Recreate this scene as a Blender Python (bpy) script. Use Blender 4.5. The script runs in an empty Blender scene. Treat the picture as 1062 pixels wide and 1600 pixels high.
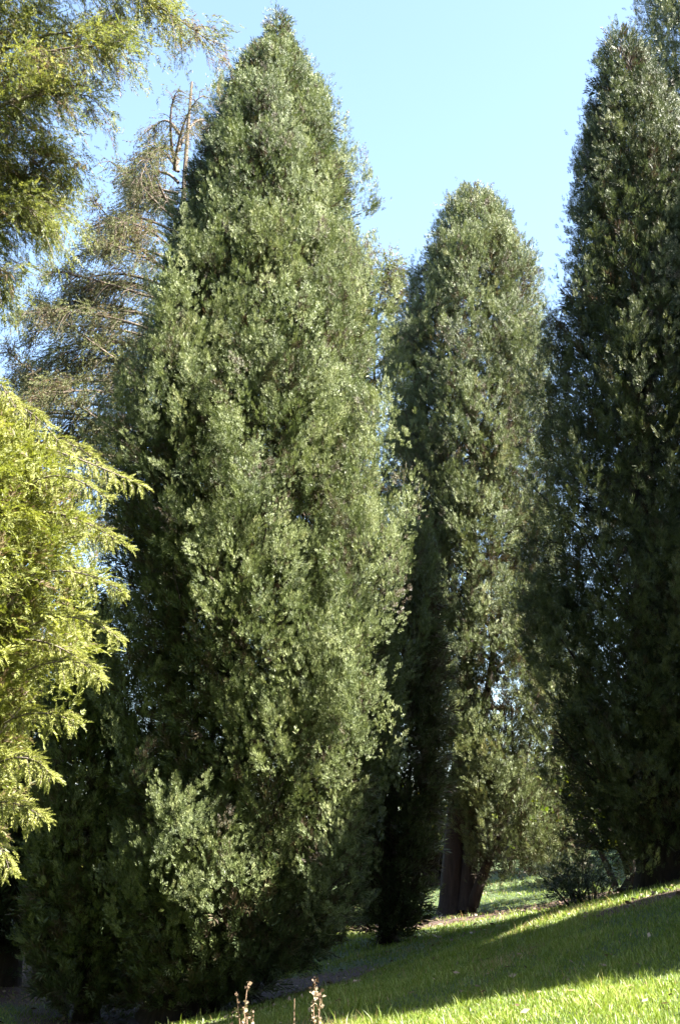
import bpy, math
import numpy as np
from mathutils import Vector

C = bpy.context.scene
col = C.collection
R = math.radians

# ------------------------------------------------------------------ camera
PW, PH, F = 1062.0, 1600.0, 1931.0
PITCH = R(15.9)
cam_d = bpy.data.cameras.new('camera'); cam = bpy.data.objects.new('camera', cam_d); col.objects.link(cam)
cam.location = (0, 0, 0); cam.rotation_euler = (R(90) + PITCH, 0, 0)
cam_d.sensor_fit = 'VERTICAL'; cam_d.sensor_height = 36; cam_d.lens = 36 * F / PH
cam_d.clip_start = .05; cam_d.clip_end = 3000
C.camera = cam

# ------------------------------------------------------------------ light
SUN_AZ = R(70)      # to the right of straight-behind the camera
SUN_EL = R(46)
sdir = Vector((math.sin(SUN_AZ) * math.cos(SUN_EL), -math.cos(SUN_AZ) * math.cos(SUN_EL), math.sin(SUN_EL)))
w = bpy.data.worlds.new('World'); C.world = w; w.use_nodes = True
nt = w.node_tree; nt.nodes.clear()
sky = nt.nodes.new('ShaderNodeTexSky'); sky.sky_type = 'NISHITA'; sky.sun_disc = False
sky.sun_elevation = SUN_EL
sky.sun_rotation = math.atan2(sdir.x, sdir.y)
sky.altitude = 0; sky.air_density = 1.0; sky.dust_density = 1.2; sky.ozone_density = 1.0
bg = nt.nodes.new('ShaderNodeBackground'); bg.inputs['Strength'].default_value = .062
out = nt.nodes.new('ShaderNodeOutputWorld')
nt.links.new(sky.outputs[0], bg.inputs[0]); nt.links.new(bg.outputs[0], out.inputs[0])
sl = bpy.data.lights.new('sun', 'SUN'); sl.energy = 5.0; sl.angle = R(.53); sl.color = (1, .95, .86)
so = bpy.data.objects.new('sun', sl); col.objects.link(so); so.rotation_euler = sdir.to_track_quat('Z', 'Y').to_euler()
C.view_settings.view_transform = 'Standard'; C.view_settings.look = 'None'
C.view_settings.exposure = 3.2; C.view_settings.gamma = 1
C.cycles.max_bounces = 5; C.cycles.diffuse_bounces = 3; C.cycles.glossy_bounces = 2
C.cycles.transmission_bounces = 3; C.cycles.transparent_max_bounces = 4
C.cycles.use_denoising = True

# ------------------------------------------------------------------ helpers
ct, st = math.cos(PITCH), math.sin(PITCH)
def at(px, py, Y):
    """the world point at depth Y (metres straight ahead) seen at photo pixel px, py"""
    u = (px - PW / 2) / F; v = (PH / 2 - py) / F
    k = Y / (ct - v * st)
    return np.array((u * k, Y, (st + v * ct) * k))

rng = np.random.default_rng(7)
def nrm(a):
    return a / np.maximum(np.linalg.norm(a, axis=-1, keepdims=True), 1e-9)

def tag(o, label=None, cat=None, group=None, kind=None):
    if label: o['label'] = label
    if cat: o['category'] = cat
    if group: o['group'] = group
    if kind: o['kind'] = kind
    return o
def empty(name, loc, label, cat, group=None):
    o = bpy.data.objects.new(name, None); col.objects.link(o); o.location = loc
    o.empty_display_size = .3
    return tag(o, label, cat, group)

def mesh_np(name, V, Fc, mat, parent=None, vary=None, smooth=False, n=4):
    """one mesh object out of numpy verts (world coordinates) and faces with n corners"""
    V = np.asarray(V, np.float32); Fc = np.asarray(Fc, np.int32)
    if parent is not None:
        V = V - np.array(parent.location, np.float32)
    me = bpy.data.meshes.new(name)
    me.vertices.add(len(V)); me.vertices.foreach_set('co', V.ravel())
    me.loops.add(Fc.size); me.loops.foreach_set('vertex_index', Fc.ravel())
    me.polygons.add(len(Fc))
    me.polygons.foreach_set('loop_start', np.arange(0, Fc.size, n, dtype=np.int32))
    if smooth: me.polygons.foreach_set('use_smooth', np.ones(len(Fc), bool))
    if vary is not None:
        at_ = me.attributes.new('vary', 'FLOAT', 'POINT'); at_.data.foreach_set('value', np.asarray(vary, np.float32))
    me.update(calc_edges=True)
    me.materials.append(mat)
    o = bpy.data.objects.new(name, me); col.objects.link(o)
    if parent is not None: o.parent = parent
    return o

def tubes(lines, sides=6):
    """lines: list of (points Nx3, radii N). Returns verts, quads"""
    VV, FF, off = [], [], 0
    an = np.arange(sides) * 2 * math.pi / sides
    for P, rad in lines:
        P = np.asarray(P, float); rad = np.asarray(rad, float)
        T = nrm(np.gradient(P, axis=0))
        ref = np.array((0, 0, 1.0)) if abs(T[0][2]) < .9 else np.array((1.0, 0, 0))
        A = nrm(np.cross(T, ref)); B = np.cross(T, A)
        ring = P[:, None] + rad[:, None, None] * (np.cos(an)[None, :, None] * A[:, None] + np.sin(an)[None, :, None] * B[:, None])
        n = len(P); VV.append(ring.reshape(-1, 3))
        i = np.arange(n - 1)[:, None] * sides; j = np.arange(sides)[None]; j2 = (j + 1) % sides
        FF.append(np.stack([i + j, i + j2, i + sides + j2, i + sides + j], -1).reshape(-1, 4) + off)
        off += n * sides
    return np.concatenate(VV), np.concatenate(FF)

def smoothline(pts, n=12):
    pts = np.asarray(pts, float); t = np.linspace(0, 1, len(pts)); s = np.linspace(0, 1, n)
    if len(pts) < 3: return np.stack([np.interp(s, t, pts[:, k]) for k in range(3)], 1)
    out = []
    for k in range(3):
        c = np.polyfit(t, pts[:, k], min(3, len(pts) - 1)); out.append(np.polyval(c, s))
    return np.stack(out, 1)

# ------------------------------------------------------------------ materials
def N(nt, t, **kw):
    n = nt.nodes.new(t)
    for k, v in kw.items():
        if k in n.inputs.keys(): n.inputs[k].default_value = v
        else: setattr(n, k, v)
    return n
def ramp(nt, stops):
    r = nt.nodes.new('ShaderNodeValToRGB'); e = r.color_ramp.elements
    while len(e) < len(stops): e.new(.5)
    for q, (p, c) in zip(e, stops): q.position = p; q.color = (*c, 1)
    return r
def new_mat(name):
    m = bpy.data.materials.new(name); m.use_nodes = True; nt = m.node_tree; nt.nodes.clear()
    return m, nt, nt.nodes.new('ShaderNodeOutputMaterial')

def leaf_mat(name, stops, rough=.5, trans=.25, tcol=None, spec=.5):
    """foliage: the spray's own tint (vary) and a broad patchy variation; thin leaves let some light through"""
    m, nt, o = new_mat(name)
    a = N(nt, 'ShaderNodeAttribute', attribute_name='vary')
    tc = N(nt, 'ShaderNodeTexCoord')
    no = N(nt, 'ShaderNodeTexNoise', Scale=1.3, Detail=3.0)
    nt.links.new(tc.outputs['Object'], no.inputs['Vector'])
    ma = N(nt, 'ShaderNodeMath', operation='MULTIPLY_ADD'); ma.inputs[1].default_value = .5; ma.inputs[2].default_value = -.25
    nt.links.new(no.outputs['Fac'], ma.inputs[0])
    ad = N(nt, 'ShaderNodeMath', operation='ADD'); ad.use_clamp = True
    nt.links.new(a.outputs['Fac'], ad.inputs[0]); nt.links.new(ma.outputs[0], ad.inputs[1])
    r = ramp(nt, stops); nt.links.new(ad.outputs[0], r.inputs[0])
    b = N(nt, 'ShaderNodeBsdfPrincipled', Roughness=rough); b.inputs['Specular IOR Level'].default_value = spec
    nt.links.new(r.outputs[0], b.inputs['Base Color'])
    t = N(nt, 'ShaderNodeBsdfTranslucent')
    hs = N(nt, 'ShaderNodeHueSaturation', Saturation=1.15, Value=1.2); nt.links.new(r.outputs[0], hs.inputs['Color'])
    nt.links.new(hs.outputs[0], t.inputs['Color'])
    mx = N(nt, 'ShaderNodeMixShader'); mx.inputs[0].default_value = trans
    nt.links.new(b.outputs[0], mx.inputs[1]); nt.links.new(t.outputs[0], mx.inputs[2]); nt.links.new(mx.outputs[0], o.inputs[0])
    return m

def bark_mat(name, c1, c2, sc=6):
    m, nt, o = new_mat(name)
    tc = N(nt, 'ShaderNodeTexCoord'); mp = N(nt, 'ShaderNodeMapping'); mp.inputs['Scale'].default_value = (sc * 3, sc * 3, sc * .35)
    nt.links.new(tc.outputs['Object'], mp.inputs[0])
    no = N(nt, 'ShaderNodeTexNoise', Scale=1.0, Detail=6.0, Roughness=.65); nt.links.new(mp.outputs[0], no.inputs['Vector'])
    r = ramp(nt, [(.3, c1), (.7, c2)]); nt.links.new(no.outputs['Fac'], r.inputs[0])
    b = N(nt, 'ShaderNodeBsdfPrincipled', Roughness=.9); nt.links.new(r.outputs[0], b.inputs['Base Color'])
    bu = N(nt, 'ShaderNodeBump', Strength=.8, Distance=.03); nt.links.new(no.outputs['Fac'], bu.inputs['Height'])
    nt.links.new(bu.outputs[0], b.inputs['Normal']); nt.links.new(b.outputs[0], o.inputs[0])
    return m

BR = (0.052, 0.035, 0.022)
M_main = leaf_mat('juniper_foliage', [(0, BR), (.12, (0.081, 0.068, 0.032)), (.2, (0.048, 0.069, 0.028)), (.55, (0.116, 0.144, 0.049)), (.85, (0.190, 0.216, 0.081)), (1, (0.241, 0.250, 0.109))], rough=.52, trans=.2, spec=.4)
M_second = leaf_mat('olive_juniper_foliage', [(0, BR), (.18, (0.081, 0.065, 0.033)), (.28, (0.054, 0.065, 0.025)), (.6, (0.112, 0.138, 0.052)), (.9, (0.182, 0.198, 0.075)), (1, (0.200, 0.186, 0.075))], rough=.52, trans=.2, spec=.4)
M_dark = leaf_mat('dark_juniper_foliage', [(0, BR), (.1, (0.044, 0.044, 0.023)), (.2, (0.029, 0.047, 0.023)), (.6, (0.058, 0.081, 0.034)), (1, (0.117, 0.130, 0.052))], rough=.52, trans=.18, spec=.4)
M_right = leaf_mat('shade_darkened_juniper_foliage', [(0, BR), (.1, (0.052, 0.049, 0.023)), (.2, (0.034, 0.049, 0.022)), (.6, (0.086, 0.104, 0.039)), (1, (0.169, 0.176, 0.072))], rough=.52, trans=.18, spec=.4)  # juniper green darkened in the colour itself, for trees standing in shade
M_gold = leaf_mat('golden_juniper_foliage', [(0, (0.144, 0.102, 0.054)), (.12, (0.132, 0.102, 0.042)), (.2, (0.090, 0.108, 0.024)), (.55, (0.180, 0.198, 0.042)), (.85, (0.276, 0.282, 0.072)), (1, (0.312, 0.300, 0.108))], rough=.55, trans=.35, spec=.4)
M_limey = leaf_mat('loose_olive_foliage', [(0, (.14, .10, .06)), (.15, (.12, .095, .05)), (.25, (.07, .09, .028)), (.6, (.15, .165, .042)), (1, (.24, .235, .07))], rough=.5, trans=.48, spec=.35)
M_brown = leaf_mat('rusty_needle_foliage', [(0, (0.101, 0.068, 0.038)), (.25, (0.098, 0.085, 0.041)), (.5, (0.086, 0.093, 0.038)), (1, (0.133, 0.145, 0.049))], rough=.6, trans=.35, spec=.3)
M_shrub = leaf_mat('broadleaf_foliage', [(0, (0.035, 0.049, 0.010)), (.5, (0.063, 0.091, 0.014)), (.85, (0.140, 0.140, 0.021)), (1, (0.210, 0.168, 0.028))], rough=.4, trans=.45)
M_bark = bark_mat('dark_bark', (.012, .008, .006), (.05, .034, .025))
M_bark2 = bark_mat('pale_twig_bark', (0.084, 0.063, 0.049), (0.210, 0.175, 0.140), 10)
M_barkb = bark_mat('grey_brown_bark', (0.049, 0.035, 0.025), (0.140, 0.105, 0.077), 8)

# ------------------------------------------------------------------ foliage machinery
def make_protos(kind, n=12, seed=1):
    """spray shapes, stem along +Z with length 1; each is L leaflets of 4 verts"""
    g = np.random.default_rng(seed); out = []
    for _ in range(n):
        leaves = []
        def leaf(p, d, l, wd, flat=0.0):
            d = nrm(np.array(d)); s = nrm(np.cross(d, g.normal(size=3) + np.array((0, flat, 0))))
            p = np.array(p)
            leaves.append([p, p + d * l * .42 + s * wd * l, p + d * l, p + d * l * .42 - s * wd * l])
        if kind == 'juniper':      # short dense feathery tuft
            L = 19
            for k in range(L):
                t = k / (L - 1); ph = k * 2.4 + g.uniform(-.5, .5); sp = .95 * (1 - t * .75)
                d = (math.cos(ph) * sp, math.sin(ph) * sp * .55, 1 - .15 * sp)
                leaf((0.05 * math.cos(ph), .05 * math.sin(ph), t * .7), d, g.uniform(.28, .48) * (1.05 - .4 * t), .095, 1.6)
        elif kind == 'plume':      # long arching feather (golden tree)
            L = 19
            for k in range(L):
                t = k / (L - 1); sd = 1 if k % 2 else -1
                bend = -.35 * t * t
                d = (sd * (.75 - .5 * t), g.uniform(-.25, .25) - .1, .8)
                leaf((0, bend, t * .85), d, g.uniform(.22, .34) * (1.1 - .6 * t), .14, 1.2)
        elif kind == 'fine':       # thin drooping scale-leaf spray
            L = 17
            for k in range(L):
                t = k / (L - 1); sd = 1 if k % 2 else -1
                leaf((0, 0, t * .85), (sd * (.7 - .45 * t), g.uniform(-.35, .35), .85), g.uniform(.2, .34) * (1.1 - .5 * t), .11, .8)
        elif kind == 'needle':     # hanging twig with short sparse needles
            L = 13
            for k in range(L):
                t = k / (L - 1); ph = g.uniform(0, 6.28)
                d = (math.cos(ph) * .7, math.sin(ph) * .7, .7)
                leaf((0, 0, t * .9), d, g.uniform(.14, .3), .17)
            leaf((0, 0, 0), (0, 0, 1), 1.0, .02)
        elif kind == 'broad':
            L = 7
            for k in range(L):
                t = k / (L - 1); ph = k * 2.4
                leaf((0, 0, t * .6), (math.cos(ph), math.sin(ph), .5), g.uniform(.3, .5), .3)
        out.append(np.array(leaves))
    return np.array(out, np.float32)       # n, L, 4, 3
PROTO = {k: make_protos(k, seed=i + 3) for i, k in enumerate(('juniper', 'plume', 'needle', 'broad', 'fine'))}

def sprays_mesh(kind, P, D, S, vary, g, O=None):
    """place sprays: positions P, stem directions D, lengths S, tint vary -> verts, faces, vary per vert"""
    pr = PROTO[kind]; n, L = pr.shape[:2]; K = len(P)
    D = nrm(D); ref = g.normal(size=(K, 3)) * .6
    if kind == 'plume': ref = np.tile([0, 0, 1.0], (K, 1)) + g.normal(size=(K, 3)) * .35
    if O is not None: ref = O + g.normal(size=(K, 3)) * .24
    X = nrm(np.cross(ref, D)); Yv = np.cross(D, X)
    idx = g.integers(0, n, K)
    Q = pr[idx].reshape(K, L * 4, 3)
    M = np.stack([X, Yv, D], 1).astype(np.float32)          # rows are axes
    V = np.einsum('kvi,kij->kvj', Q, M) * S[:, None, None].astype(np.float32) + P[:, None].astype(np.float32)
    va = np.repeat(vary[:, None], L * 4, 1) + np.repeat(g.normal(0, .07, (K, L)), 4, 1)
    return V.reshape(-1, 3), np.arange(K * L * 4, dtype=np.int32).reshape(-1, 4), np.clip(va, 0, 1).ravel()

def ground_z(x, y): return 0.0    # replaced below

def juniper(name, label, cat, prof, Y, mat, seed, spray=.13, lobe_r=.55, plume_gap=.24, per=7, dens=None, brown=.06,
            trunk_r=.22, group=None, kind='juniper', lean_up=1.1, back=.45, inner=900, zmin=None, depth=1.0, extra=(), lobes_k=1.0, relief=.9, cell=.85, hollow=.42, billows=None, tuft=.165, stray=.12,
            inner_s=2.2, out_k=.85, limbs=26, trunk_lines=None, xview=None, bark=None):
    """prof: (py, left px, right px) rows of the silhouette in the plane y = Y"""
    g = np.random.default_rng(seed)
    rows = []
    for py, l, r in prof:
        a, b = at(l, py, Y), at(r, py, Y); rows.append(((a[2] + b[2]) / 2, (a[0] + b[0]) / 2, (b[0] - a[0]) / 2))
    rows.sort(); rows = np.array(rows)
    fz = lambda z: (np.interp(z, rows[:, 0], rows[:, 1]), np.interp(z, rows[:, 0], rows[:, 2]))
    z0, z1 = rows[0, 0], rows[-1, 0]
    bx = float(fz(z0)[0]); gz = float(ground_z(bx, Y))
    root = empty(name, (bx, Y, gz), label, cat, group)
    # big billows: cells over the surface that bulge, with hollows between and beneath them
    cells = []; zc_ = z0 - .3
    while zc_ < z1:
        _, rr_ = fz(min(max(zc_, z0), z1)); kk = max(2, int(round(2 * math.pi * rr_ / (2.1 * cell)))); p_ = g.uniform(0, 6.28)
        for i_ in range(kk): cells.append((zc_ + g.uniform(-.5, .5) * cell, p_ + i_ * 6.283 / kk + g.uniform(-.35, .35), g.uniform(.75, 1.25), g.uniform(-.08, .08)))
        zc_ += cell * 1.55
    if billows:
        cells = [c_ for c_ in cells if math.sin(c_[1]) > .1]
        for bxp, byp, bs in billows:
            q_ = at(bxp, byp, Y - 1.2); cxq, rq = fz(min(max(q_[2], z0), z1)); q_ = at(bxp, byp, Y - rq * .75); cq = max(-.97, min(.97, (q_[0] - cxq) / max(rq, .2)))
            cells.append((q_[2], -math.acos(cq), bs, g.uniform(-.03, .06)))
    cells = np.array(cells)
    def bulge(z_, th_):
        z_ = np.atleast_1d(z_)[:, None]; th_ = np.atleast_1d(th_)[:, None]; _, rr_ = fz(np.clip(z_, z0, z1))
        dth = np.abs((th_ - cells[None, :, 1] + math.pi) % (2 * math.pi) - math.pi); dz = z_ - cells[None, :, 0]
        dz = np.where(dz > 0, dz / 1.55, dz / .8)
        d2 = ((dz / cell) ** 2 + (np.maximum(rr_, .3) * dth / cell) ** 2) / cells[None, :, 2] ** 2
        v = np.sqrt(np.clip(1.08 - d2 * .9, 0, 1)) + cells[None, :, 3]
        return 1 - hollow + hollow * np.clip(v.max(1), 0, 1)
    # lobes
    lobes = []
    z = z0 - lobe_r * .3
    while z < z1 - .15:
        cx, rad = fz(min(max(z + lobe_r * .9, z0), z1))
        k = max(1, int(round(2 * math.pi * rad / (1.35 * lobe_r) * lobes_k)))
        ph = g.uniform(0, 6.28)
        for i in range(k):
            th = ph + i * 6.283 / k + g.uniform(-.2, .2)
            lr = min(lobe_r * g.choice([.55, .8, 1.0, 1.35]), rad * .7 + .04) * g.uniform(.85, 1.15); lh = lr * g.uniform(2.2, 3.8)
            zz = z + g.uniform(-.35, .35) * lobe_r
            zz = min(zz, z1 - lh * 1.0 - plume_gap * .5)
            r_true = float(np.interp(min(max(zz + .4 * lh, z0), z1), rows[:, 0], rows[:, 2])) * .93
            rr = min(np.interp(min(max(zz + tq * lh, z0), z1), rows[:, 0], rows[:, 2]) - plume_gap * .8 - lr * pq * out_k for tq, pq in ((.1, .5), (.35, 1), (.6, .8), (.85, .4), (1, 0)))
            bf = float(bulge(zz + lh * .45, th)[0]) if rad > .5 else 1; rr = max(0, rr * bf + (bf - 1) * .2) * g.uniform(relief, 1.05)
            fr = int(g.random() < stray and rad > .5)
            if fr: lr *= .5; lh *= .6; rr = r_true - lr * .75
            c = np.array((cx + rr * math.cos(th), Y + depth * rr * math.sin(th), zz))
            lobes.append((c, th, lr, lh, g.uniform(-.14, .14), fr))
        z += lobe_r * g.uniform(1.1, 1.5)
    for (ex, ey, eo, lr, lh) in extra:            # px, py of the lobe's middle, metres toward the viewer
        c = at(ex, ey, Y - eo); lobes.append((c - np.array((0, 0, lh * .5)), math.atan2(-eo, c[0] - fz(c[2])[0]), lr, lh, .05, 1))
    PP, DD, SS, VVr, OO = [], [], [], [], []
    for c, th, lr, lh, tint, free in lobes:
        area = math.pi * lr * lh * 1.3
        k = max(6, int(area / plume_gap ** 2 * (1 if dens is None else dens(c))))
        t = g.beta(1.9, 1.5, k); a = g.uniform(0, 6.283, k)
        prof_r = np.sin(math.pi * np.clip(t, 0, 1) ** .8) ** .75 * (1 - .25 * t)
        rad_v = np.stack([np.cos(a), np.sin(a), np.zeros(k)], 1)
        ax = nrm(np.array((math.cos(th) * .22, math.sin(th) * .22, 1.0)))
        P = c + ax * (t * lh)[:, None] + rad_v * (lr * prof_r * g.uniform(.72, 1.0, k))[:, None]
        D = nrm(rad_v * (.75 - .35 * t)[:, None] + np.array((0, 0, 1)) * (lean_up * (.35 + 1.1 * t))[:, None] + g.normal(size=(k, 3)) * .25)
        # drop what lies deep inside the tree or at its hidden far side
        cx, rad = fz(P[:, 2]); rel = np.hypot(P[:, 0] - cx, (P[:, 1] - Y) / depth) / np.maximum(rad, .05)
        keep = (rel > .42) | (rad < .6)
        keep &= (P[:, 1] < Y + .25 * rad) | (g.random(k) < back)
        keep &= P[:, 2] > (zmin if zmin is not None else -99)
        keep &= (free > 0) | (rel < 1.04 * np.where(rad > .5, .12 + .9 * bulge(P[:, 2], np.arctan2(P[:, 1] - Y, P[:, 0] - cx)), 1)) & (P[:, 2] < z1)
        if xview is not None: keep &= (P[:, 0] > xview[0]) & (P[:, 0] < xview[1]) | (g.random(k) < .25)
        Oo = nrm(rad_v + ax * (.15 + .5 * t)[:, None] + np.array((math.cos(th), math.sin(th), 0)) * .35)
        if kind == 'plume': Oo = Oo + np.array((0, 0, .9))
        P, D, Oo = P[keep], D[keep], Oo[keep]; k = len(P); Oo = nrm(Oo + g.normal(size=(k, 3)) * .42)
        if not k: continue
        # each plume: a cluster of sprays
        pl = plume_gap * g.uniform(.9, 2.0, k)
        tt = g.uniform(0, 1, (k, per)); off = g.normal(size=(k, per, 3)) * (tuft * (1.15 - .8 * tt) * pl[:, None])[..., None]
        sp = P[:, None] + D[:, None] * (tt * pl[:, None])[..., None] + off
        sd = D[:, None] * 1.0 + nrm(off) * .6 * (1.1 - tt)[..., None] + g.normal(size=(k, per, 3)) * .22 + np.array((0, 0, .2))
        s3 = sp.reshape(-1, 3); cx, rad = fz(s3[:, 2])
        ok = np.hypot(s3[:, 0] - cx, (s3[:, 1] - Y) / depth) < rad * (1.1 if free else .97) + .01 + g.exponential(.05, len(s3)) * np.clip(plume_gap / .2, .5, 2); ok &= s3[:, 2] < z1 + g.exponential(.04, len(s3))
        OO.append(np.repeat(Oo, per, 0)[ok]); PP.append(s3[ok]); DD.append(sd.reshape(-1, 3)[ok])
        SS.append((spray * g.uniform(.7, 1.3, (k, per))).ravel()[ok])
        v = .55 + tint + g.normal(0, .1, (k, 1)) + g.normal(0, .08, (k, per)) + .12 * (tt - .5)
        v = np.where(g.random((k, 1)) < brown, .06, v)
        VVr.append(v.ravel()[ok])
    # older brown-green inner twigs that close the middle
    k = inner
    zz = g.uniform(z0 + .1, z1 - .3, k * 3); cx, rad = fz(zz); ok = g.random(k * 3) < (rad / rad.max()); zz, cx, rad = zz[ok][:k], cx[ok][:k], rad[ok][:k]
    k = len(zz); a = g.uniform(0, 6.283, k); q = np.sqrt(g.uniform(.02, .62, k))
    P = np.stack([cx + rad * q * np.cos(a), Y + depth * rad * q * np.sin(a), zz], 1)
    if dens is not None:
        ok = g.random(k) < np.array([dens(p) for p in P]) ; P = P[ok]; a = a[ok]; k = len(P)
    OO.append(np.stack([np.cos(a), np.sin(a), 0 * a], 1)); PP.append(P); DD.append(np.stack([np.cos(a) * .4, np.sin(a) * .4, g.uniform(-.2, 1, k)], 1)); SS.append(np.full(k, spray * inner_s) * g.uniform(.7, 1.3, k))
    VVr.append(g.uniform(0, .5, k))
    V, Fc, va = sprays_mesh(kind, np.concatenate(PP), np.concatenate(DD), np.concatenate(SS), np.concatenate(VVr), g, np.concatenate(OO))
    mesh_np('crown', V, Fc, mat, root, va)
    # trunk and limbs
    top = z1 - .8
    zs = np.linspace(gz - .15, top, 14); cx, rad = fz(zs)
    wob = np.cumsum(g.normal(0, .02, (14, 2)), 0)
    base = trunk_r * (1 - np.linspace(0, .92, 14)); base[0] *= 1.7; base[1] *= 1.05
    if trunk_lines is None:
        lines = [(np.stack([bx + (cx - bx) * .8 + wob[:, 0], Y + wob[:, 1], zs], 1), base)]
    else: lines = trunk_lines
    for q_, ln_ in enumerate(lines):
        V, Fc = tubes([ln_], 12); mesh_np('trunk' if q_ < 2 else 'limb', V, Fc, bark or M_bark, root, smooth=True)
    ll = []
    for _ in range(limbs):
        zb = g.uniform(gz + .6, gz + (top - gz) * .85); th = g.uniform(0, 6.283)
        cx0, r0 = fz(max(zb, z0)); ze = zb + r0 * g.uniform(.3, .9); _, r1 = fz(min(ze, z1))
        cxb = float(np.interp(zb, zs, lines[0][0][:, 0])) if trunk_lines is None else cx0
        p0 = np.array((cxb, Y, zb)); p2 = np.array((cx0 + math.cos(th) * r1 * .85, Y + math.sin(th) * r1 * .85 * depth, ze)); p1 = (p0 + p2) / 2 - np.array((0, 0, .12 * r0))
        ll.append((smoothline([p0, p1, p2], 6), np.linspace(.035, .008, 6) * (trunk_r / .22)))
    for l_ in ll:
        V, Fc = tubes([l_], 5); mesh_np('limb', V, Fc, bark or M_bark, root, smooth=True)
    return root

def branchy(name, label, cat, trunk, trunk_r, limbs, mat, bark, seed, kind='needle', spray=.2, twigs=18, twig_len=.6, sprays=7,
            droop=.7, brown=.1, group=None, limb_r=.03, twig_r=.006, leafless=0.0, clump=.1, split_limbs=True):
    """a loose tree: explicit trunk points, limbs as point lists (world), each carrying drooping twigs with sprays"""
    g = np.random.default_rng(seed)
    trunk = np.asarray(trunk, float)
    root = empty(name, tuple(trunk[0]), label, cat, group)
    V, Fc = tubes([(smoothline(trunk, 16), trunk_r * np.linspace(1, .12, 16))], 10); mesh_np('trunk', V, Fc, bark, root, smooth=True)
    PP, DD, SS, VV = [], [], [], []; tw = []
    for li, L in enumerate(limbs):
        opt = {}
        if isinstance(L, tuple): L, opt = L
        P = smoothline(L, 12); ln = np.linalg.norm(np.diff(P, axis=0), axis=1).sum()
        lr = limb_r * opt.get('r', 1) * np.linspace(1, .15, 12)
        bl = [(P, lr)]
        n = int(opt.get('twigs', twigs) * max(.4, ln / 2)); T = nrm(np.gradient(P, axis=0))
        fol = opt.get('leaf', 1.0)
        for _ in range(n):
            t = g.uniform(opt.get('t0', .12), 1) ** .85; q = t * 11; i = min(10, int(q)); p = P[i] + (P[i + 1] - P[i]) * (q - i)
            side = nrm(np.cross(T[i], g.normal(size=3))); l = opt.get('tl', twig_len) * g.uniform(.4, 1.15) * (1.15 - .55 * t)
            d0 = nrm(T[i] * .8 + side * .8); ts = np.linspace(0, 1, 5)[:, None]
            W = p + d0 * l * ts + np.array((0, 0, -1)) * droop * l * ts ** 2
            bl.append((W, twig_r * np.linspace(1, .3, 5)))
            m = max(0, int(sprays * g.uniform(.5, 1.3) * fol))
            if m == 0 or g.random() < leafless: continue
            u = g.uniform(.15, 1, m); k4 = np.minimum((u * 4).astype(int), 3); fr = (u * 4 - k4)[:, None]
            PP.append(W[k4] * (1 - fr) + W[k4 + 1] * fr + g.normal(size=(m, 3)) * clump * .35)
            DD.append(nrm(W[k4 + 1] - W[k4]) + g.normal(size=(m, 3)) * .45 + np.array((0, 0, -.35 * droop)))
            SS.append(spray * g.uniform(.6, 1.3, m)); VV.append(np.full(m, .55) + g.normal(0, .13) + g.normal(0, .1, m) + (g.random() < brown) * -.5)
        tw += bl
        if split_limbs:
            V, Fc = tubes(bl, 4); mesh_np('branch', V, Fc, bark, root, smooth=True)
    if not split_limbs:
        V, Fc = tubes(tw, 4); mesh_np('limbs', V, Fc, bark, root, smooth=True)
    V, Fc, va = sprays_mesh(kind, np.concatenate(PP), np.concatenate(DD), np.concatenate(SS), np.concatenate(VV), g)
    mesh_np('crown', V, Fc, mat, root, va)
    return root

# ------------------------------------------------------------------ terrain
CP = np.array([(-1.3, 14.8, -1.68), (2.2, 24, -.95), (4.9, 16, -.12), (4.1, 15, -.17), (2.24, 14, -.48), (2.5, 9.2, -.57), (.38, 10.5, -1.04),
               (1.9, 7, -.82), (0, 9.5, -1.09), (-1.6, 12.2, -1.45), (0, 0, -1.55), (-4.6, 17, -1.45), (0, 60, -.9), (-20, 60, -1.6), (20, 60, 1.2),
               (8, 16, .45), (8, 8, .2), (-8, 10, -2.2), (0, 35, -.9), (0, 18, -1.2), (-4, 5, -1.9), (4, 3, -.9), (1.2, 18, -1.0)])
def _pb(x, y): return np.stack([np.ones_like(x), 12 * np.tanh(x / 12), 60 * np.tanh(y / 60)], -1)
_A = _pb(CP[:, 0], CP[:, 1]); _co = np.linalg.lstsq(_A, CP[:, 2], rcond=None)[0]
_SG = 4.0
_K = np.exp(-((CP[:, None, :2] - CP[None, :, :2]) ** 2).sum(-1) / (2 * _SG ** 2))
_w = np.linalg.solve(_K + .02 * np.eye(len(CP)), CP[:, 2] - _A @ _co)
def ground_z(x, y):
    x = np.asarray(x, float); y = np.asarray(y, float)
    d2 = (x[..., None] - CP[:, 0]) ** 2 + (y[..., None] - CP[:, 1]) ** 2
    z = _pb(x, y) @ _co + np.exp(-d2 / (2 * _SG ** 2)) @ _w
    return z + .02 * np.sin(x * 2.1 + y * .7) + .015 * np.sin(y * 2.7 - x * 1.3)

def axis_pts(a, b, fine, far):
    core = np.arange(a, b + 1e-6, fine); o = [1.0]
    while o[-1] < far: o.append(o[-1] * 1.35 + .5)
    o = np.array(o); return np.concatenate([(a - o)[::-1], core, b + o])
gx = axis_pts(-14, 14, .2, 1500); gy = axis_pts(-4, 40, .2, 1500)
GX, GY = np.meshgrid(gx, gy); GZ = ground_z(GX, GY)
nx, ny = len(gx), len(gy); i = np.arange(ny - 1)[:, None] * nx + np.arange(nx - 1)[None]
Fg = np.stack([i, i + 1, i + nx + 1, i + nx], -1).reshape(-1, 4)

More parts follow.
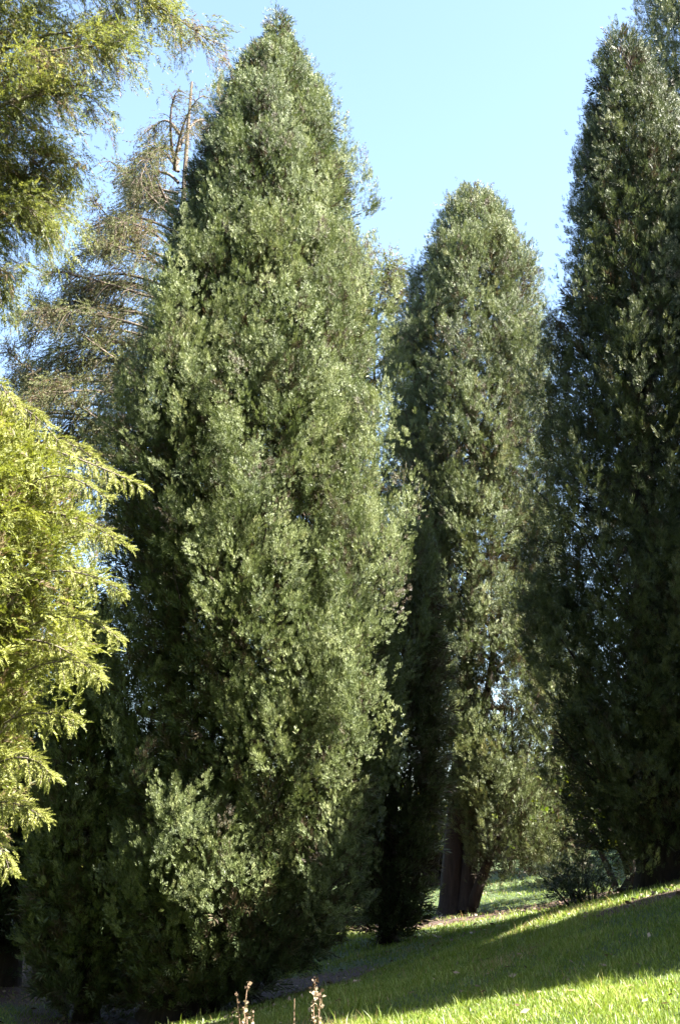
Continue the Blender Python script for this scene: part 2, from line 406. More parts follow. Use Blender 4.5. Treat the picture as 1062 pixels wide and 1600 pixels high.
# bare-soil places, shared by the ground's colour and by where grass grows: x, y, rx, ry
SOIL = [(-1.5, 15.6, 2.2, 1.3), (2.6, 22.5, 3.4, 2.2), (3.1, 11.9, .9, .5), (-5, 19, 3, 3), (7, 17.5, 3.2, 2.0), (1.7, 15.8, .8, .35), (-1.3, 12.6, 1.4, .45)]
def soil_amt(x, y):
    s = np.zeros_like(x)
    for a, b, rx, ry in SOIL:
        s = np.maximum(s, 1.25 - np.hypot((x - a) / rx, (y - b) / ry))
    return np.clip(s * 2.2, 0, 1)
m, nt, o = new_mat('ground_cover')
tc = N(nt, 'ShaderNodeTexCoord')
at_ = N(nt, 'ShaderNodeAttribute', attribute_name='vary')
n1 = N(nt, 'ShaderNodeTexNoise', Scale=3.0, Detail=7.0, Roughness=.65); nt.links.new(tc.outputs['Object'], n1.inputs['Vector'])
n2 = N(nt, 'ShaderNodeTexNoise', Scale=38.0, Detail=4.0, Roughness=.7); nt.links.new(tc.outputs['Object'], n2.inputs['Vector'])
ma = N(nt, 'ShaderNodeMath', operation='MULTIPLY_ADD'); ma.inputs[1].default_value = 1.2; ma.inputs[2].default_value = -.6
nt.links.new(n1.outputs['Fac'], ma.inputs[0])
ad = N(nt, 'ShaderNodeMath', operation='ADD', use_clamp=True); nt.links.new(ma.outputs[0], ad.inputs[0]); nt.links.new(at_.outputs['Fac'], ad.inputs[1])
gr = ramp(nt, [(.25, (0.021, 0.038, 0.008)), (.55, (0.042, 0.070, 0.014)), (.8, (0.091, 0.087, 0.035))]); nt.links.new(n2.outputs['Fac'], gr.inputs[0])
sr = ramp(nt, [(.25, (.02, .011, .008)), (.5, (.06, .032, .022)), (.78, (.17, .105, .075))]); nt.links.new(n2.outputs['Fac'], sr.inputs[0])
mr = N(nt, 'ShaderNodeMapRange'); mr.inputs['From Min'].default_value = .35; mr.inputs['From Max'].default_value = .6; nt.links.new(ad.outputs[0], mr.inputs[0])
mx = N(nt, 'ShaderNodeMix', data_type='RGBA'); nt.links.new(mr.outputs[0], mx.inputs[0]); nt.links.new(gr.outputs[0], mx.inputs[6]); nt.links.new(sr.outputs[0], mx.inputs[7])
b = N(nt, 'ShaderNodeBsdfPrincipled', Roughness=.95); nt.links.new(mx.outputs[2], b.inputs['Base Color'])
bu = N(nt, 'ShaderNodeBump', Strength=.7, Distance=.04); nt.links.new(n2.outputs['Fac'], bu.inputs['Height']); nt.links.new(bu.outputs[0], b.inputs['Normal'])
nt.links.new(b.outputs[0], o.inputs[0]); M_ground = m
gobj = mesh_np('ground', np.stack([GX, GY, GZ], -1).reshape(-1, 3), Fg, M_ground, None, soil_amt(GX.ravel(), GY.ravel()), smooth=True)
tag(gobj, kind='structure')

# ------------------------------------------------------------------ trees
main_prof = [(8, 428, 436), (20, 424, 444), (50, 419, 450), (78, 411, 458), (96, 380, 474), (112, 364, 488), (150, 345, 512), (200, 312, 536), (250, 288, 554),
             (300, 260, 574), (370, 240, 580), (450, 216, 614), (500, 202, 624), (560, 184, 628), (620, 166, 626), (700, 142, 644), (800, 124, 650),
             (900, 116, 656), (1000, 120, 658), (1100, 134, 648), (1200, 147, 636), (1300, 151, 624), (1400, 157, 606), (1470, 158, 582), (1515, 163, 520), (1585, 170, 360)]
juniper('juniper_tree', 'tallest full juniper left of centre, a broad grey-green cone almost touching the top edge', 'tree',
        main_prof, 14.8, M_main, 11, spray=.08, lobe_r=.52, plume_gap=.23, per=26, inner=38000, inner_s=2.5, lobes_k=1.0, trunk_r=.26, hollow=.72, cell=.76, billows=[(150, 840, .8), (150, 960, .8), (190, 590, .8), (225, 450, .7), (262, 320, .6), (300, 230, .6), (160, 720, .8), (150, 1080, .7), (170, 1450, .8), (425, 70, .8), (410, 150, .9), (480, 175, .7), (350, 210, .65), (520, 270, .8), (430, 270, .9), (340, 330, .6), (300, 265, .55), (480, 370, .95), (370, 400, .95), (560, 400, .7), (290, 400, .7), (400, 480, .8), (530, 490, .95), (250, 510, .5), (270, 590, .85), (360, 590, .95), (450, 560, .8), (590, 540, .6), (500, 660, 1.15), (590, 720, .9), (400, 710, 1.0), (310, 710, .8), (200, 700, .5), (540, 800, 1.1), (370, 830, .9), (460, 840, .9), (600, 840, .75), (250, 850, .5), (570, 930, 1.05), (430, 960, .7), (600, 1010, .8), (340, 900, .55), (500, 1060, 1.05), (370, 1070, .75), (570, 1120, .95), (440, 1150, .8), (510, 1210, .85), (330, 1100, .5), (310, 1360, .95), (240, 1340, .6), (530, 1300, .7), (540, 1400, .7), (160, 1200, .6), (400, 1240, .45)],
        extra=[(430, 640, 1.5, .75, 2.6), (560, 760, 1.15, .6, 2.0), (300, 680, 1.3, .6, 2.0), (540, 930, 1.3, .55, 1.7), (315, 1325, 1.75, .34, .8), (245, 1375, 1.65, .2, .6), (362, 1395, 1.7, .26, .7), (285, 1290, 1.55, .22, .6), (300, 1415, 1.7, .2, .45),
               (520, 1370, 1.5, .26, .8), (545, 1430, 1.4, .2, .5), (505, 1455, 1.4, .16, .4), (190, 720, .9, .3, .8), (200, 1200, 1.2, .22, .5), (480, 1120, 1.7, .6, 2.0), (390, 900, 1.7, .6, 2.0), (560, 1180, 1.4, .45, 1.5)])

t2_prof = [(298, 715, 755), (330, 690, 780), (380, 664, 810), (430, 634, 849), (480, 625, 855), (530, 603, 867), (570, 592, 879), (620, 595, 885), (700, 590, 887),
           (800, 608, 885), (900, 623, 889), (1000, 632, 901), (1100, 636, 932), (1200, 658, 945), (1300, 673, 949), (1380, 718, 932)]
def t2_dens(p):
    h = p[2] / 24
    if h > .22: return 1.0
    return .8 + .2 * max(0, (h - .1) / .12) if h > .05 else .95
gz2 = float(ground_z(2.15, 24))
def TP(*a): return [at(px, py, Y) for px, py, Y in a]
tl2 = [(smoothline(TP((706, 1436, 25), (714, 1250, 25), (735, 900, 25), (735, 420, 25)), 16), np.array([.36, .25] + list(np.linspace(.22, .03, 14)))),
       (smoothline(TP((728, 1425, 24.8), (735, 1330, 24.9), (752, 1150, 25), (790, 900, 25.1)), 12), np.linspace(.2, .03, 12)),
       (smoothline(TP((738, 1415, 24.7), (765, 1340, 24.5), (800, 1250, 24.4), (830, 1150, 24.3)), 10), np.linspace(.12, .02, 10))]
juniper('juniper_tree', 'rounded olive-green juniper with a bare dark forked trunk, right of the tallest juniper', 'tree',
        t2_prof, 25, M_second, 22, spray=.13, lobe_r=.62, plume_gap=.31, per=19, inner=9000, brown=.05, hollow=.7, cell=1.05, dens=t2_dens, trunk_lines=tl2, limbs=60, trunk_r=.3,
        extra=[(800, 1300, 1.6, .6, 1.5), (870, 1330, 1.3, .5, 1.2), (760, 1190, 1.6, .55, 1.5), (870, 1150, 1.3, .6, 1.6), (720, 960, 1.5, .6, 1.7), (745, 830, 1.6, .6, 1.8), (745, 700, 1.5, .65, 1.9), (690, 1120, 1.3, .5, 1.8)])

def t3_dens(p):
    a = at(960, 1100, 15)[2]; b = at(960, 620, 15)[2]
    return .62 if a < p[2] < b else 1.0
t3_prof = [(38, 962, 974), (60, 952, 990), (100, 928, 1015), (150, 916, 1040), (200, 912, 1068), (300, 893, 1100), (400, 881, 1125), (500, 846, 1150), (560, 834, 1165),
           (600, 824, 1175), (700, 814, 1190), (800, 806, 1200), (900, 808, 1205), (1000, 814, 1210), (1100, 826, 1215), (1200, 841, 1215), (1300, 866, 1210), (1350, 896, 1190)]
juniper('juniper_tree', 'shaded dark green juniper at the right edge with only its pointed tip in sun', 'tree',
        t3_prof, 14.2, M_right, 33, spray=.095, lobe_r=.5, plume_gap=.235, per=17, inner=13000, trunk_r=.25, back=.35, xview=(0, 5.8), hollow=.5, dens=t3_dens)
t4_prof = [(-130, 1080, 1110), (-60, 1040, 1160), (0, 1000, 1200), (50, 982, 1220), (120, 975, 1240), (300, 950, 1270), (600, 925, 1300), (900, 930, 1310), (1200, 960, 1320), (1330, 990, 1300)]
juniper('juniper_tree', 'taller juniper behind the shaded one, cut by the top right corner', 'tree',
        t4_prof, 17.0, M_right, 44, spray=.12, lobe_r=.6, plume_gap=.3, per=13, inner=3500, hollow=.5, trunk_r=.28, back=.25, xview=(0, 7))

t5_prof = [(820, 640, 652), (870, 612, 674), (950, 590, 690), (1050, 570, 700), (1150, 560, 700), (1250, 550, 698), (1350, 545, 685), (1430, 550, 668), (1475, 570, 650)]
juniper('juniper_tree', 'small dark juniper fully in shade between the tallest juniper and the bare-trunked one', 'tree',
        t5_prof, 18.5, M_second, 55, spray=.15, lobe_r=.4, plume_gap=.22, per=7, inner=2000, trunk_r=.12, limbs=8)
t6_prof = [(880, 118, 132), (960, 95, 170), (1080, 80, 195), (1150, 70, 215), (1250, 50, 225), (1350, 40, 235), (1450, 30, 240), (1540, 35, 235), (1585, 60, 210)]
juniper('juniper_tree', 'low grey-green juniper between the golden tree and the foot of the tallest juniper', 'tree',
        t6_prof, 15.4, M_main, 66, spray=.13, lobe_r=.4, plume_gap=.22, per=7, inner=2500, trunk_r=.12, limbs=8)

# golden foreground tree at the left edge
t7_prof = [(585, -160, -100), (620, -230, -10), (655, -300, 25), (690, -340, 70), (730, -360, 112), (790, -370, 152), (860, -370, 162), (930, -370, 165), (1000, -370, 142), (1060, -370, 108), (1130, -370, 84), (1200, -360, 66), (1280, -350, 54), (1330, -330, 12), (1380, -300, -30)]
g = np.random.default_rng(5)
gold = juniper('golden_juniper_tree', 'bright yellow-green feathery tree in full sun at the left edge, nearest to the viewer', 'tree',
        t7_prof, 6.2, M_gold, 77, spray=.085, lobe_r=.27, plume_gap=.115, per=9, inner=7000, trunk_r=.13, kind='plume', lean_up=.12, brown=.05, back=.2,
        limbs=40, xview=(-1.9, 3), lobes_k=1.2, bark=M_bark2, inner_s=1.6)

# fan-shaped boughs that stick out of the golden crown
g = np.random.default_rng(15)
fans = [((60, 690), (150, 715), (235, 772), 6.0), ((90, 800), (150, 810), (212, 868), 5.9), ((70, 900), (140, 890), (205, 938), 5.8), ((60, 985), (130, 960), (200, 1010), 5.8), ((90, 860), (140, 835), (190, 860), 6.1),
        ((20, 640), (60, 635), (105, 700), 6.0), ((40, 1060), (110, 1030), (165, 1058), 5.8), ((30, 1130), (80, 1110), (130, 1140), 5.8), ((0, 1200), (60, 1180), (95, 1225), 5.7), ((0, 1260), (40, 1250), (82, 1290), 5.7),
        ((-40, 600), (0, 580), (40, 650), 6.0), ((80, 720), (130, 690), (190, 760), 6.2), ((60, 1000), (120, 1010), (172, 1075), 5.9), ((70, 760), (120, 740), (180, 790), 5.7), ((-30, 1330), (10, 1310), (30, 1370), 5.7)]
for a_, b_, c_, Yf in fans:
    Lm = smoothline(TP((a_[0] - 22, a_[1], Yf + .15), (b_[0] - 22, b_[1] + 4, Yf), (c_[0] - 16, c_[1] - 14, Yf - .1)), 14); br = [(Lm, np.linspace(.006, .0015, 14))]
    PP, DD, SS, VVf = [], [], [], []
    T = nrm(np.gradient(Lm, axis=0))
    for i_ in range(2, 14):
        for sd in (-1, 1):
            if g.random() < .12: continue
            sv = nrm(np.cross(T[i_], np.array((0, -1.0, .25)))) * sd; l = .13 * (1.15 - i_ / 14) * g.uniform(.7, 1.3)
            ts = np.linspace(0, 1, 5)[:, None]; W = Lm[i_] + nrm(T[i_] * 1.1 + sv * .8 + g.normal(size=3) * .15) * l * ts + np.array((0, 0, -.5)) * l * ts ** 2
            br.append((W, np.linspace(.002, .0008, 5)))
            for q in range(1, 5):
                for _ in range(2): PP.append(W[q] - (W[q] - W[q - 1]) * g.random()); DD.append(nrm(W[q] - W[q - 1]) + g.normal(size=3) * .4 + sv * .2); SS.append(g.uniform(.035, .065)); VVf.append(g.normal(.68, .1))
        for _ in range(2): PP.append(Lm[i_] + g.normal(size=3) * .006); DD.append(T[i_] + g.normal(size=3) * .45); SS.append(g.uniform(.035, .06)); VVf.append(g.normal(.6, .12))
    V, Fc = tubes(br, 4); bo = mesh_np('bough', V, Fc, M_bark2, gold, smooth=True)
    V, Fc, va = sprays_mesh('plume', np.array(PP), np.array(DD), np.array(SS), np.array(VVf), g, np.tile([.1, -.7, .5], (len(PP), 1)))
    V = V - np.array(gold.location, np.float32)
    so_ = mesh_np('sprays', V, Fc, M_gold, None, va); so_.parent = bo

# tall loose tree whose boughs hang into the top left corner
def limb(*a): return TP(*a)
up = [limb((-288, 420, 8.6), (-108, 60, 8.5), (92, -40, 8.4), (325, 62, 8.3)),
      limb((-288, 420, 8.6), (-88, 150, 8.7), (52, 60, 8.8), (172, 50, 8.8)),
      limb((-288, 500, 8.6), (-128, 260, 8.4), (12, 160, 8.2), (142, 150, 8.2)),
      limb((-288, 560, 8.6), (-148, 330, 8.5), (-8, 240, 8.6), (112, 250, 8.6)),
      limb((-288, 620, 8.6), (-148, 420, 8.5), (-28, 330, 8.4), (82, 340, 8.4)),
      limb((-288, 700, 8.6), (-178, 480, 8.5), (-88, 400, 8.5), (17, 430, 8.5)),
      limb((-288, 300, 8.6), (-128, 0, 8.9), (32, -90, 9), (222, -60, 9)),
      limb((-288, 450, 8.6), (-148, 180, 9), (-48, 60, 9.1), (62, 20, 9.2)),
      limb((-288, 380, 8.6), (-148, 60, 8.2), (-58, -40, 8.1), (52, -60, 8.1)),
      limb((-288, 640, 8.6), (-188, 380, 8.9), (-108, 280, 9), (2, 260, 9)),
      limb((-288, 300, 8.6), (-128, -60, 8.4), (72, -120, 8.4), (252, 10, 8.4))]
g = np.random.default_rng(64)
for k in range(8):
    y0 = 250 + k * 42; xe = np.interp(y0 - 250, [0, 150, 300, 460], [210, 110, 110, 20]) * g.uniform(.3, 1.0); ye = y0 - 190 + g.uniform(-70, 90); Yk = 8.6 + g.uniform(-.6, .7)
    up.append(limb((-270, y0 + 60, 8.6), ((-270 + xe) * .45, y0 - 120 + g.uniform(-30, 30), (8.6 + Yk) / 2), (xe, ye, Yk)))
b0 = at(-260, 900, 8.6); tz = float(ground_z(b0[0], 8.6))
branchy('overhanging_conifer_tree', 'loose olive-green conifer whose drooping boughs hang in from the top left corner', 'tree',
        [(b0[0], 8.6, tz), (b0[0], 8.6, 1), at(-260, 300, 8.6), at(-240, -150, 8.6)], .2,
        [(l, {'t0': .3}) for l in up], M_limey, M_bark2, 88, kind='fine', spray=.105, twigs=40, twig_len=.5, sprays=26, droop=.55, brown=.14, twig_r=.004, clump=.15)

# rusty larch-like tree behind, left
g = np.random.default_rng(9)
tb = at(270, 1000, 29); tbz = float(ground_z(tb[0], 29))
LB = []
for k in range(44):
    py = 210 + (k / 43) ** .9 * 640; px0 = 282 - (py - 130) * .02
    reach = (40 + (py - 200) * .62) * g.uniform(.6, 1.1); side = -1 if g.random() < .8 else 1
    Y1 = 29 + g.uniform(-2.2, 2.0)
    LB.append((limb((px0, py, 29), (px0 + side * reach * .5, py - 30 + g.uniform(-15, 15), (29 + Y1) / 2), (px0 + side * reach, py - 10 + g.uniform(-50, 40), Y1)), {'leaf': 1.0 if py > 330 else .55}))
for (x1, y1, x2, y2, lf) in [(232, 430, 150, 312, .5), (225, 620, 60, 470, 1), (240, 340, 208, 268, .3), (262, 250, 282, 140, .2), (270, 260, 318, 150, .35), (200, 720, 10, 545, .8), (230, 480, 75, 425, .7), (250, 330, 240, 230, .4)]:
    LB.append((limb((278, y1, 29), ((278 + x1) / 2, y1 - 10, 28.5), ((x1 + x2) / 2 - 5, (y1 + y2) / 2 - 15, 28), (x2, y2, 27.8)), {'leaf': lf, 'r': 1.3, 't0': .3}))
branchy('larch_tree', 'sparse rusty-brown larch with bare pale twigs behind the left side of the tallest juniper', 'tree',
        [(tb[0], 29, tbz), at(275, 900, 29), at(280, 500, 29), at(300, 128, 29)], .26, LB, M_brown, M_barkb, 99, kind='needle', spray=.2, twigs=26, twig_len=.7,
        sprays=19, droop=.65, brown=.2, limb_r=.05, twig_r=.012, clump=.3)
tb = at(584, 1000, 31); tbz = float(ground_z(tb[0], 31)); LB = []
for k in range(24):
    py = 430 + k / 23 * 480; reach = 22 + (py - 400) * .12 * g.uniform(.6, 1.3); side = 1 if k % 2 else -1
    LB.append((limb((584, py, 31), (584 + side * reach * .5, py - 12, 30.8), (584 + side * reach * 1.25, py - g.uniform(-10, 30), 30.6 + g.uniform(-1, 1))), {}))
LB.append((limb((584, 520, 31), (596, 455, 30.9), (612, 403, 30.8)), {'leaf': .8}))
branchy('larch_tree', 'narrow tawny larch glimpsed in the gap between the tallest juniper and the olive juniper', 'tree',
        [(tb[0], 31, tbz), at(584, 900, 31), at(584, 640, 31), at(586, 470, 31)], .11, LB, M_brown, M_barkb, 101, kind='needle', spray=.3, twigs=34, twig_len=.6,
        sprays=14, droop=.6, brown=.2, limb_r=.04, twig_r=.012, clump=.3)

# dark trunk of the tree at the lower left corner
t8_prof = [(900, -40, 20), (1000, -90, 60), (1100, -120, 90), (1200, -130, 100), (1300, -130, 95), (1400, -120, 88), (1470, -100, 70), (1500, -80, 50)]
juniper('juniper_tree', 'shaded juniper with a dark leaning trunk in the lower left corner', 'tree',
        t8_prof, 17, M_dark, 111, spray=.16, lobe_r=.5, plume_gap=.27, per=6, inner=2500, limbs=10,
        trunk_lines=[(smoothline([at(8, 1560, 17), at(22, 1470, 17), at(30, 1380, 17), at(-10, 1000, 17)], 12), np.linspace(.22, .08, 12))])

# trees standing out of the frame to the right, which throw the shadow bands
def offtree(x, y, h, r, seed):
    g0 = float(ground_z(x, y)); root_rows = [(h, .05), (h * .93, r * .4), (h * .8, r * .85), (h * .6, r), (h * .35, r), (h * .12, r * .95), (.5, r * .7)]
    # same builder, with the profile given through the pixel rows it expects
    if seed == 204: root_rows = [(h, .05), (h * .93, r * .6), (h * .9, r), (h * .82, r), (h * .78, r * .6)]  # added shadow caster: crown raised so its shade starts farther left
    prof = []
    for hz, rr in root_rows:
        z = g0 + hz
        u = lambda X: (X, y, z)
        prof.append((z, x, rr))
    return prof
_at = at
def juniper_world(rows, Y, *a, **k):
    """rows in metres: (z, centre x, radius)"""
    global at
    P = [((z), cx - r, cx + r) for z, cx, r in rows]
    at = lambda X, Z, YY: np.array((X, YY, Z))
    try: return juniper(a[0], a[1], a[2], P, Y, *a[3:], **k)
    finally: at = _at
OFF = [(6.2, 8.4, 8.5, 1.15, 203, 'small juniper out of frame beside the sunlit lawn'),
       (9.7, 10.25, 10.4, .7, 204, 'high-crowned slender conifer out of frame on the right slope'),
       (9.6, 8.15, 11.2, 1.6, 201, 'juniper out of frame on the right slope, the middle one in height'),
       (10.2, 12.9, 14.9, 2.6, 202, 'tall juniper out of frame on the right slope')]
for x, y, h, r, s, lab in OFF:
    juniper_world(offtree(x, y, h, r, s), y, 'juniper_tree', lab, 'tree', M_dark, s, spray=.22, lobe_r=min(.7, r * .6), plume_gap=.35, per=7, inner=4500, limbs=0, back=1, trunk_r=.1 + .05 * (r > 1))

# unseen conifers added round the viewer, out of the frame, to close off the low sky
def copy_tree(o, loc, k, rz, label=None, group=None):
    c = o.copy(); col.objects.link(c); c.location = loc; c.scale = (k, k, k); c.rotation_euler.z = rz
    if label: c['label'] = label
    if group: c['group'] = group
    for ch in o.children:
        d = ch.copy(); col.objects.link(d); d.parent = c
    return c
GG = 'conifers of the grove round the viewer, out of the frame'; GLB = 'dark conifer of the surrounding grove, out of the frame'
g = np.random.default_rng(77)
spots = [(-9.5, y) for y in (2, 6.5, 11, 15.5, 20)] + [(-13.5, y) for y in (0, 5, 10, 15, 20, 25)] + [(-17, 31), (-20, 37)]
spots += [(x, -7) for x in (-9, -5, -1, 3, 7)] + [(x, -11) for x in (-12, -7, -3, 1, 5, 10)]
spots += [(24, y) for y in (2, 7, 12, 17, 22, 27)] + [(17, 24), (15, 29), (18, 34), (20, 40)]
proto = None
for (x, y) in spots:
    x += g.uniform(-.6, .6); y += g.uniform(-.6, .6)
    k = g.uniform(.9, 1.15) * (.8 if x > 20 else 1)
    if proto is None:
        proto = juniper_world(offtree(x, y, 14, 2.5, 250), y, 'juniper_tree', GLB, 'tree', M_dark, 250, spray=.42, lobe_r=.9, plume_gap=.6, per=4, inner=2500, limbs=0, back=1, group=GG)
        continue
    copy_tree(proto, (x, y, float(ground_z(x, y))), k, g.uniform(0, 6.28))

# ------------------------------------------------------------------ shrubs and distant growth
def bush(name, label, cat, px, py, Y, w, h, mat, seed, n=260, spray=.16, kind='broad', group=None, d=None):
    """py is the middle of its base"""
    g = np.random.default_rng(seed); c = at(px, py, Y); gz = float(ground_z(c[0], Y)); d = d or w
    root = empty(name, (c[0], Y, gz), label, cat, group)
    stems, PP, DD, SS, VV = [], [], [], [], []
    ns = max(5, int(n / 22))
    for k in range(ns):
        a = g.uniform(0, 6.283); q = math.sqrt(g.uniform(0, 1)); tip = np.array((c[0] + w / 2 * q * math.cos(a), Y + d / 2 * q * math.sin(a), gz + h * g.uniform(.55, 1) * math.sqrt(max(.1, 1.1 - q * q))))
        b0 = np.array((c[0] + g.normal(0, .08 * w), Y + g.normal(0, .08 * w), gz - .03)); mid = (b0 + tip) / 2 + np.array((0, 0, .1 * h)) + g.normal(size=3) * .05 * w
        L = smoothline([b0, mid, tip], 7); stems.append((L, np.linspace(.018, .004, 7) * max(.5, h)))
        m_ = int(n / ns); u = g.uniform(.25, 1, m_) * 6; i = np.minimum(u.astype(int), 5); f = (u - i)[:, None]
        off = g.normal(size=(m_, 3)) * .1 * max(w, h) * np.array((1, 1, .7))
        PP.append(L[i] * (1 - f) + L[i + 1] * f + off); DD.append(nrm(off) + np.array((0, 0, .5)) + g.normal(size=(m_, 3)) * .3)
        SS.append(spray * g.uniform(.6, 1.3, m_)); VV.append(g.normal(.5, .2, m_))
    P = np.concatenate(PP); P[:, 2] = np.maximum(P[:, 2], gz + .02)
    V, Fc, va = sprays_mesh(kind, P, np.concatenate(DD), np.concatenate(SS), np.concatenate(VV), g)
    mesh_np('foliage', V, Fc, mat, root, va)
    V, Fc = tubes(stems, 4); mesh_np('stems', V, Fc, M_bark, root, smooth=True)
    return root

bush('shrub', 'low dark shrub at the foot of the shaded juniper, edging the lit grass', 'shrub', 905, 1385, 18.2, 1.5, .75, M_dark, 301, n=520, spray=.16, kind='juniper')
bush('shrub', 'thin leafy shrub with a few yellow-lit leaves beneath the right-edge junipers', 'shrub', 1010, 1370, 22, 3.0, 3.6, M_shrub, 302, n=900, spray=.2)
bush('shrub', 'yellow-green shrub showing between the bare trunk and the small dark juniper', 'shrub', 672, 1412, 33, 2.2, 3.0, M_shrub, 303, n=700, spray=.22)
far = 'far shrubs and young trees behind the junipers'
for k, (px, Y, w_, h_, lab, mt) in enumerate([
    (560, 46, 6, 3.2, 'far yellow-green shrub behind the small dark juniper', M_shrub), (740, 48, 7, 2.6, 'far pale shrub seen low through the forked trunk', M_shrub),
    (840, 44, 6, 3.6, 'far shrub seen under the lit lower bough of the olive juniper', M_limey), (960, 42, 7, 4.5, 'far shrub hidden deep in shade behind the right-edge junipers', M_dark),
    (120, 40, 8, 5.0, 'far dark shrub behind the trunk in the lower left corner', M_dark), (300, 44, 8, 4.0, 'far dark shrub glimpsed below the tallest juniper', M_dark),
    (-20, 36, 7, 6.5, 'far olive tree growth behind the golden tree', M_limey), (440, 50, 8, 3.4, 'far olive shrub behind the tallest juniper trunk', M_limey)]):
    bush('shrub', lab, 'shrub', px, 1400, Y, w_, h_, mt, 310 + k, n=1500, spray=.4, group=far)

# ------------------------------------------------------------------ grass
g = np.random.default_rng(42)
K = 760000
yy = 5.5 / (1 - g.random(K) * (1 - 5.5 / 34)); xx = g.uniform(-.36, .36, K) * yy
prob = np.clip(1 - .86 * soil_amt(xx, yy), 0, 1)
patch = np.sin(xx * 3.1 + np.sin(yy * 2.3) * 1.7) * np.sin(yy * 2.9 + np.sin(xx * 1.9) * 2.1)
prob *= np.clip(.8 + .35 * patch, .25, 1)
keep = g.random(K) < prob * .9
xx, yy, patch = xx[keep], yy[keep], patch[keep]; K = len(xx)
zz = ground_z(xx, yy)
h = (.028 + .02 * np.clip(patch, 0, 1)) * g.uniform(.4, 1.5, K) * (1 + 1.3 * (g.random(K) < .03)) * (1 + (yy > 17) * .25); wd = .0026 * np.clip(yy / 8, .8, 2.4) * g.uniform(.7, 1.3, K)
a = g.uniform(0, 6.283, K); b_ = g.uniform(0, 6.283, K); lean = h * g.uniform(.15, .9, K)
sx, sy = np.cos(a) * wd, np.sin(a) * wd; lx, ly = np.cos(b_) * lean, np.sin(b_) * lean
z_ = np.zeros(K); base = np.stack([xx, yy, zz - .005], 1)
V = np.stack([base + np.stack([-sx, -sy, z_], 1), base + np.stack([sx, sy, z_], 1),
              base + np.stack([sx * .7 + lx * .35, sy * .7 + ly * .35, h * .6], 1), base + np.stack([-sx * .7 + lx * .35, -sy * .7 + ly * .35, h * .6], 1),
              base + np.stack([lx, ly, h], 1)], 1).reshape(-1, 3)
q = np.arange(K)[:, None] * 5
Ft = np.concatenate([q + [0, 1, 2], q + [0, 2, 3], q + [3, 2, 4]])
M_grass = leaf_mat('grass_blades', [(0, (0.364, 0.284, 0.137)), (.12, (0.284, 0.250, 0.102)), (.2, (0.114, 0.170, 0.028)), (.55, (0.162, 0.224, 0.037)), (.8, (0.252, 0.302, 0.067)), (1, (0.296, 0.340, 0.091))], rough=.45, trans=.4)
dry = g.random(K) < .06 + .5 * np.clip(np.sin(xx * 1.7 + 1.3 * np.sin(yy * 1.1)) * np.sin(yy * 1.9 + 1.6 * np.sin(xx * 2.3)) - .25, 0, 1)
va = np.where(dry, g.uniform(0, .1, K), np.clip(.55 + .12 * patch + g.normal(0, .15, K), .25, 1))
go = mesh_np('grass', V, Ft, M_grass, None, np.repeat(va, 5), n=3)
tag(go, 'short mown grass with dry blades covering the slope', 'grass', kind='stuff')

# fallen leaves and bark litter on the slope
K = 8000; yy = 6 / (1 - g.random(K) * (1 - 6 / 30)); xx = g.uniform(-.34, .34, K) * yy
keep = g.random(K) < .06 + .9 * soil_amt(xx, yy); xx, yy = xx[keep], yy[keep]; K = len(xx)
zz = ground_z(xx, yy) + g.uniform(.01, .05, K); s = g.uniform(.012, .035, K) * np.clip(yy / 12, 1, 2)
A = nrm(g.normal(size=(K, 3)) * np.array((1, 1, .35))); B = nrm(np.cross(A, np.array((0, 0, 1.0)) + g.normal(size=(K, 3)) * .5)); c = np.stack([xx, yy, zz], 1)
V = np.stack([c - A * s[:, None], c + B * s[:, None] * .6, c + A * s[:, None] * 1.1, c - B * s[:, None] * .6], 1).reshape(-1, 3)
M_litter = leaf_mat('dead_leaf', [(0, (0.084, 0.049, 0.028)), (.5, (0.196, 0.133, 0.077)), (1, (0.315, 0.252, 0.168))], rough=.7, trans=.15)
lo = mesh_np('fallen_leaves', V, np.arange(K * 4).reshape(-1, 4), M_litter, None, np.repeat(g.random(K), 4))
tag(lo, 'scattered dry tan leaves lying in the grass and on bare soil', 'leaves', kind='stuff')

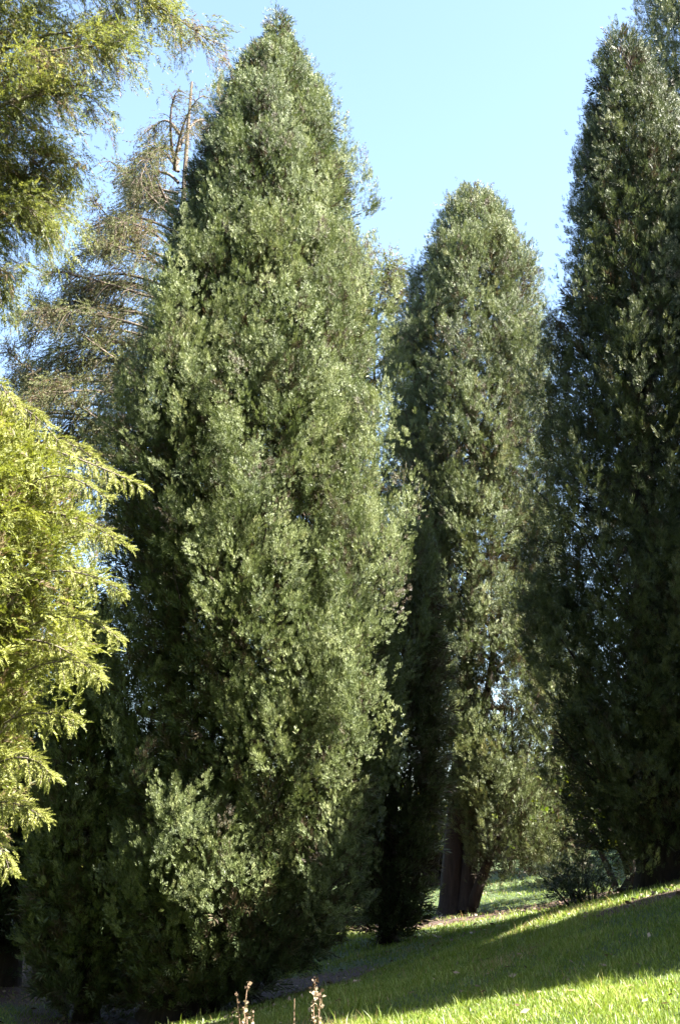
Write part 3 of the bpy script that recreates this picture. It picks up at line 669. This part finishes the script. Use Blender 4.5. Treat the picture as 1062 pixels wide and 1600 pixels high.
# ------------------------------------------------------------------ dry weeds
M_stalk = bark_mat('dry_stalk', (.14, .08, .05), (.3, .2, .13), 20)
def weed(label, px, py_top, Y, seed, stalks, leaf_n, name='dried_weed', cat='weed', hk=1.0, py_base=None, group=None):
    g = np.random.default_rng(seed); tip = at(px, py_top, Y); gz = float(ground_z(tip[0], Y))
    root = empty(name, (tip[0], Y, gz), label, cat, group); ln, PP, SS, vv, CC = [], [], [], [], []
    for (dx, frac) in stalks:
        p0 = np.array((tip[0] + dx * .35, Y, gz - .02)); p2 = np.array((tip[0] + dx, Y + g.uniform(-.03, .03), gz + (tip[2] - gz) * frac))
        L = smoothline([p0, (p0 + p2) / 2 + g.normal(size=3) * .012, p2], 8); o = mesh_np('stalk', *tubes([(L, np.linspace(.0055, .003, 8))], 5), M_stalk, root, smooth=True)
        if leaf_n:
            for k in range(int(leaf_n * frac)):
                u = g.uniform(.15, 1) * 7; i = min(int(u), 6); PP.append(L[i] + (L[i + 1] - L[i]) * (u - i) + g.normal(size=3) * .008); SS.append(g.uniform(.018, .038)); vv.append(1 if u < 5.5 else .15)
    if PP:
        P = np.array(PP); K = len(P); s = np.array(SS)[:, None]
        A = nrm(g.normal(size=(K, 3)) * np.array((1, .6, .5))); B = nrm(np.cross(A, g.normal(size=(K, 3)))); Nn = np.cross(A, B)
        V = np.stack([P, P + A * s * .5 + B * s * .45 + Nn * s * .2, P + A * s, P + A * s * .5 - B * s * .45 + Nn * s * .2], 1).reshape(-1, 3)
        mesh_np('leaves', V, np.arange(K * 4).reshape(-1, 4), M_litter, root, np.repeat(np.clip(np.array(vv) + g.normal(0, .1, K), 0, 1), 4))
    return root
weed('dried weed with several curled pale leafy stalks, left one of two at bottom edge', 388, 1536, 9.3, 401, [(-.085, .86), (0, 1.0), (-.03, .62), (.04, .5), (-.11, .4)], 26)
weed('single upright dried weed thick with pale curled leaves, right of the three-stalked one', 493, 1530, 9.3, 402, [(0, 1.0), (.035, .8)], 44)
dg = 'thin dry grass stalks in the lawn'
for k, (px, py, Y, lab) in enumerate([(460, 1560, 9.3, 'thin bare dry stalk between the two dried leafy weeds'), (640, 1548, 9.9, 'thin dry stalk at the edge of the shadow, left of a seed-headed one'),
                                      (688, 1533, 10.2, 'short dry stalk with a rusty seed head on the shadow edge'), (925, 1378, 15.0, 'dry stalk at the left end of the far sunlit grass'),
                                      (962, 1372, 15.2, 'dry stalk standing in the middle of the far sunlit grass')]):
    weed(lab, px, py, Y, 410 + k, [(0, 1), (.03, .7)] if k % 2 else [(0, 1)], 3, name='dry_stalk', cat='stalk', group=dg)
